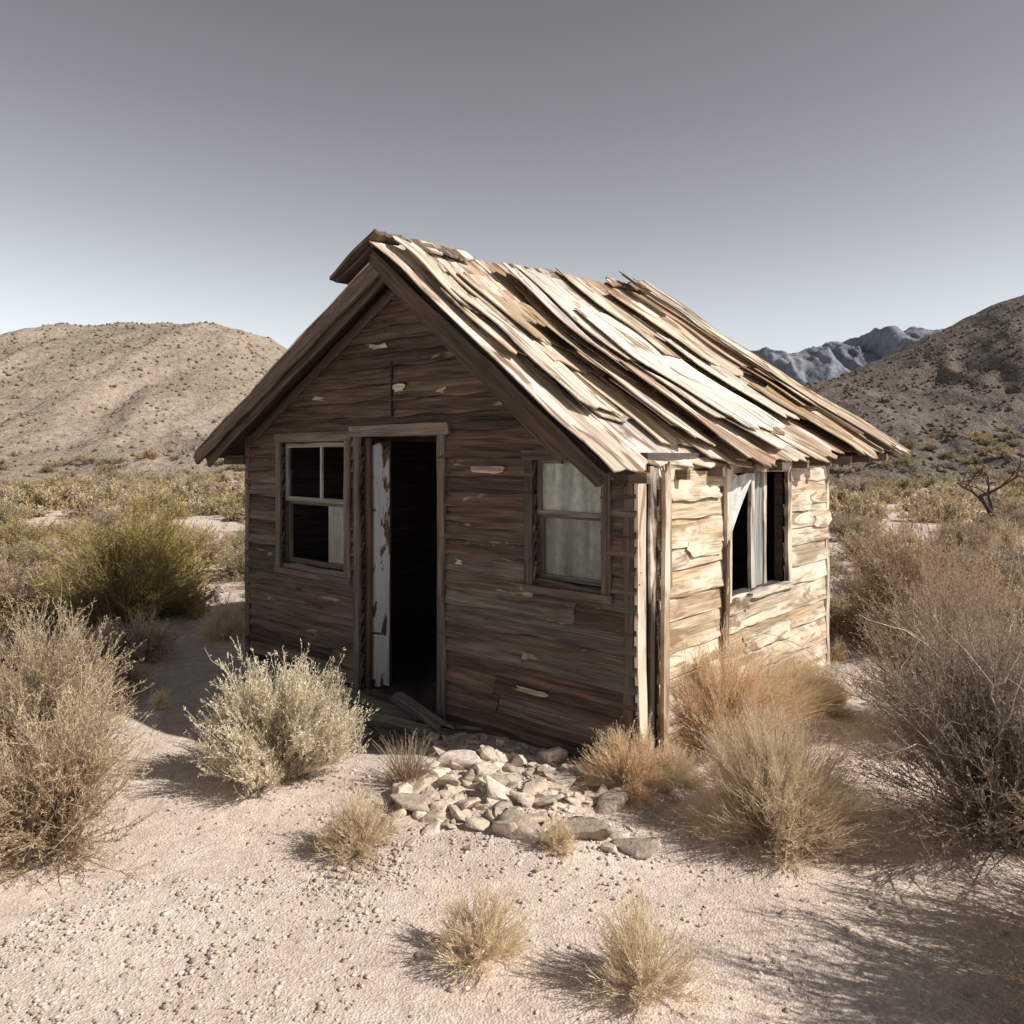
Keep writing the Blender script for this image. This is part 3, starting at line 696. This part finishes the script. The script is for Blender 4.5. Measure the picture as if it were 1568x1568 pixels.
place('dead_twig_tuft',tuft_mesh('tuft_g',.36,.36,260,17,(.5,.43,.34),(.22,.17,.13),w=.006,br=.2),-.66,4.98)
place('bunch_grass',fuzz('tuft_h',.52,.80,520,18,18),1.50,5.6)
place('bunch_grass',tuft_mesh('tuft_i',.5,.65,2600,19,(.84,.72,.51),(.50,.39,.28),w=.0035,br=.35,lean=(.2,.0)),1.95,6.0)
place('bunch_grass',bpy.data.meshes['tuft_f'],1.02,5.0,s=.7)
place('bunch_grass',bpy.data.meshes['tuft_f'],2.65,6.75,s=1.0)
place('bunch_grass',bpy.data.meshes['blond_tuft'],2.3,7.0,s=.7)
def scrubvar(i,c,near):
    stem=STM if i!=0 else (.30,.25,.17)
    if near: return shrub_mesh('scrub_v%d'%i,1.0,.9,110,11,8,21+i,*c,leaf=(.03,.08),lw=.017,clumps=14,sw=1.3,stem=stem)
    return shrub_mesh('scrub_far%d'%i,1.0,.8,40,7,7,41+i,*c,leaf=(.06,.16),lw=.05,clumps=12,sw=2.5,stem=stem,tw=(.15,.4))
cs=[YEL2,OLV,TAN,GREY,SAGE]
var=[scrubvar(i,c,True) for i,c in enumerate(cs)];farv=[scrubvar(i,c,False) for i,c in enumerate(cs)]
scr=empty('desert_scrub')
def hz(x,y):
    h=g1(x,y)
    X_=np.array([float(x)]);Y_=np.array([float(y)])
    if 66<y<230 and -240<x<40: h=max(h,float(hl(X_,Y_)[0]))
    if 52<y<190 and 12<x<200: h=max(h,float(hr(X_,Y_)[0]))
    return h
cnt=0
def cabin_clear(x,y,mg):
    r_=np.array([x,y])-ORG;a,b_=r_@UX,r_@VX
    return not(-mg<a<CW+mg and -mg-1<b_<CL+mg)
tries=0
while cnt<1150 and tries<14000:
    tries+=1
    y=7.0+ (random.random()**1.15)*72
    x=random.uniform(-1,1)*(y*.74+3)
    if not cabin_clear(x,y,.9): continue
    if abs(x-(.12*y))<.17*y and y>14: continue
    dn=float(fbm(np.array([x*.18]),np.array([y*.18]),2,77)[0])
    if dn<.44 and y<30 and random.random()<.75: continue
    if y<10.5 and abs(x)<4.0: continue
    if y<9 and x<0: continue
    w=[3,2.5,2.5,1.5,2.5] if x<0 else [1.4,2.5,3,3,2]
    s_=random.uniform(.35,.85)*(1.0 if y<20 else 1.35)
    i_=random.choices(range(5),w)[0]
    ob=place('scrub_bush',(var if y<22 else farv)[i_],x,y,s=s_,sz=s_*random.uniform(.75,1.15),parent=scr);ob.location.z=hz(x,y)-.05;cnt+=1
for (x,y,s_,v_) in [(-6.3,9.9,.9,3),(-3.9,8.0,.55,3),(-4.9,7.6,.5,3),(-2.9,11.5,.7,1),(5.6,9.8,.9,2),(6.6,11,1.0,3),(3.4,9.6,.6,2),(4.2,7.0,.5,2),(4.9,7.1,.7,3),(-6.9,8.2,.6,1),(-3.6,7.0,.42,3),(-4.4,6.6,.4,4),(4.2,5.8,.7,3),(5.9,8.3,.8,2),(7.4,9.6,.9,4)]:
    place('scrub_bush',var[v_],x,y,s=s_,parent=scr)
gp=empty('dry_grass_clumps');gv=[bpy.data.meshes[k] for k in ('tuft_b','tuft_c','tuft_d','tuft_e')]
c_=0
while c_<170:
    y=random.uniform(6,22);x=random.uniform(-1,1)*(y*.7+1)
    if not cabin_clear(x,y,.25): continue
    if y<7 and abs(x)<1.2: continue
    s_=random.uniform(.6,1.5);place('grass_clump',random.choice(gv),x,y,s=s_,parent=gp);c_+=1
N=9000
hx=[];hy=[];hz_=[];ss=[]
for f,xr,yr,nn in ((hl,(-150,25),(70,142),N*.6),(hr,(22,130),(56,112),N*.4)):
    x=rng.uniform(*xr,int(nn));y=rng.uniform(*yr,int(nn));hx.append(x);hy.append(y);hz_.append(f(x,y));ss.append(rng.uniform(.12,.34,int(nn)))
hx=np.concatenate(hx);hy=np.concatenate(hy);hz_=np.concatenate(hz_);ss=np.concatenate(ss);k=hz_>.2;hx,hy,hz_,ss=hx[k],hy[k],hz_[k],ss[k];N=len(hx)
V=I1v[None]*ss[:,None,None]*rng.uniform(.55,1.25,(N,nv,1))*np.array([1,1,.75])+np.stack([hx,hy,hz_+ss*.3],-1)[:,None]
cc_=np.array([(.24,.2,.14),(.19,.155,.11),(.30,.25,.18)])[rng.integers(0,3,N)]*np.where(hx>28,.6,1.0)[:,None]
add_obj('hillside_scrub',mesh_k('hillside_scrub',V.reshape(-1,3),(I1f[None]+np.arange(N)[:,None,None]*nv).reshape(-1,3),np.repeat(cc_,nv,0)),M_stone)
def tube(dt,p,q,r0,r1,col):
    d=(q-p).normalized();a=d.orthogonal().normalized();b_=d.cross(a);base=len(dt.v);K=6
    for (c,r_) in ((p,r0),(q,r1)):
        for k in range(K):
            an=6.283*k/K;dt.v.append(tuple(c+(a*math.cos(an)+b_*math.sin(an))*r_));dt.c.append(col);dt.uv.append((k*.05,c.z))
    for k in range(K): dt.f.append((base+k,base+(k+1)%K,base+K+(k+1)%K,base+K+k))
def branch(dt,p,d,l_,r_,dep,col,sp=.8):
    n_=4
    for k in range(n_):
        d=(d+Vector((random.gauss(0,.22),random.gauss(0,.22),random.gauss(0,.15)))).normalized();q=p+d*l_/n_
        tube(dt,p,q,r_*(1-.5*k/n_),r_*(1-.5*(k+1)/n_),col);p=q
        if dep>0 and k>0:
            e=(d+Vector((random.gauss(0,sp),random.gauss(0,sp),random.gauss(.1,.5)))).normalized();branch(dt,p,e,l_*.65,r_*.5,dep-1,col,sp)
random.seed(5)
dt=MB();branch(dt,Vector((0,0,-.1)),Vector((-.2,0,1)),1.3,.07,3,(.08,.06,.05))
dto=dt.build('dead_tree',M_dark);dto.location=(13.9,22,g1(13.9,22));dto.scale=(1.3,1.3,1.3)
dt=MB()
for k in range(7): branch(dt,Vector((random.uniform(-.1,.1),random.uniform(-.1,.1),0)),Vector((random.uniform(-.8,.2),random.uniform(-.5,.3),1)),1.0,.009,2,(.66,.60,.52),.5)
dto=dt.build('dead_branches',M_trim);dto.location=(3.0,4.6,g1(3.0,4.6))
print('SHRUBS',cnt)
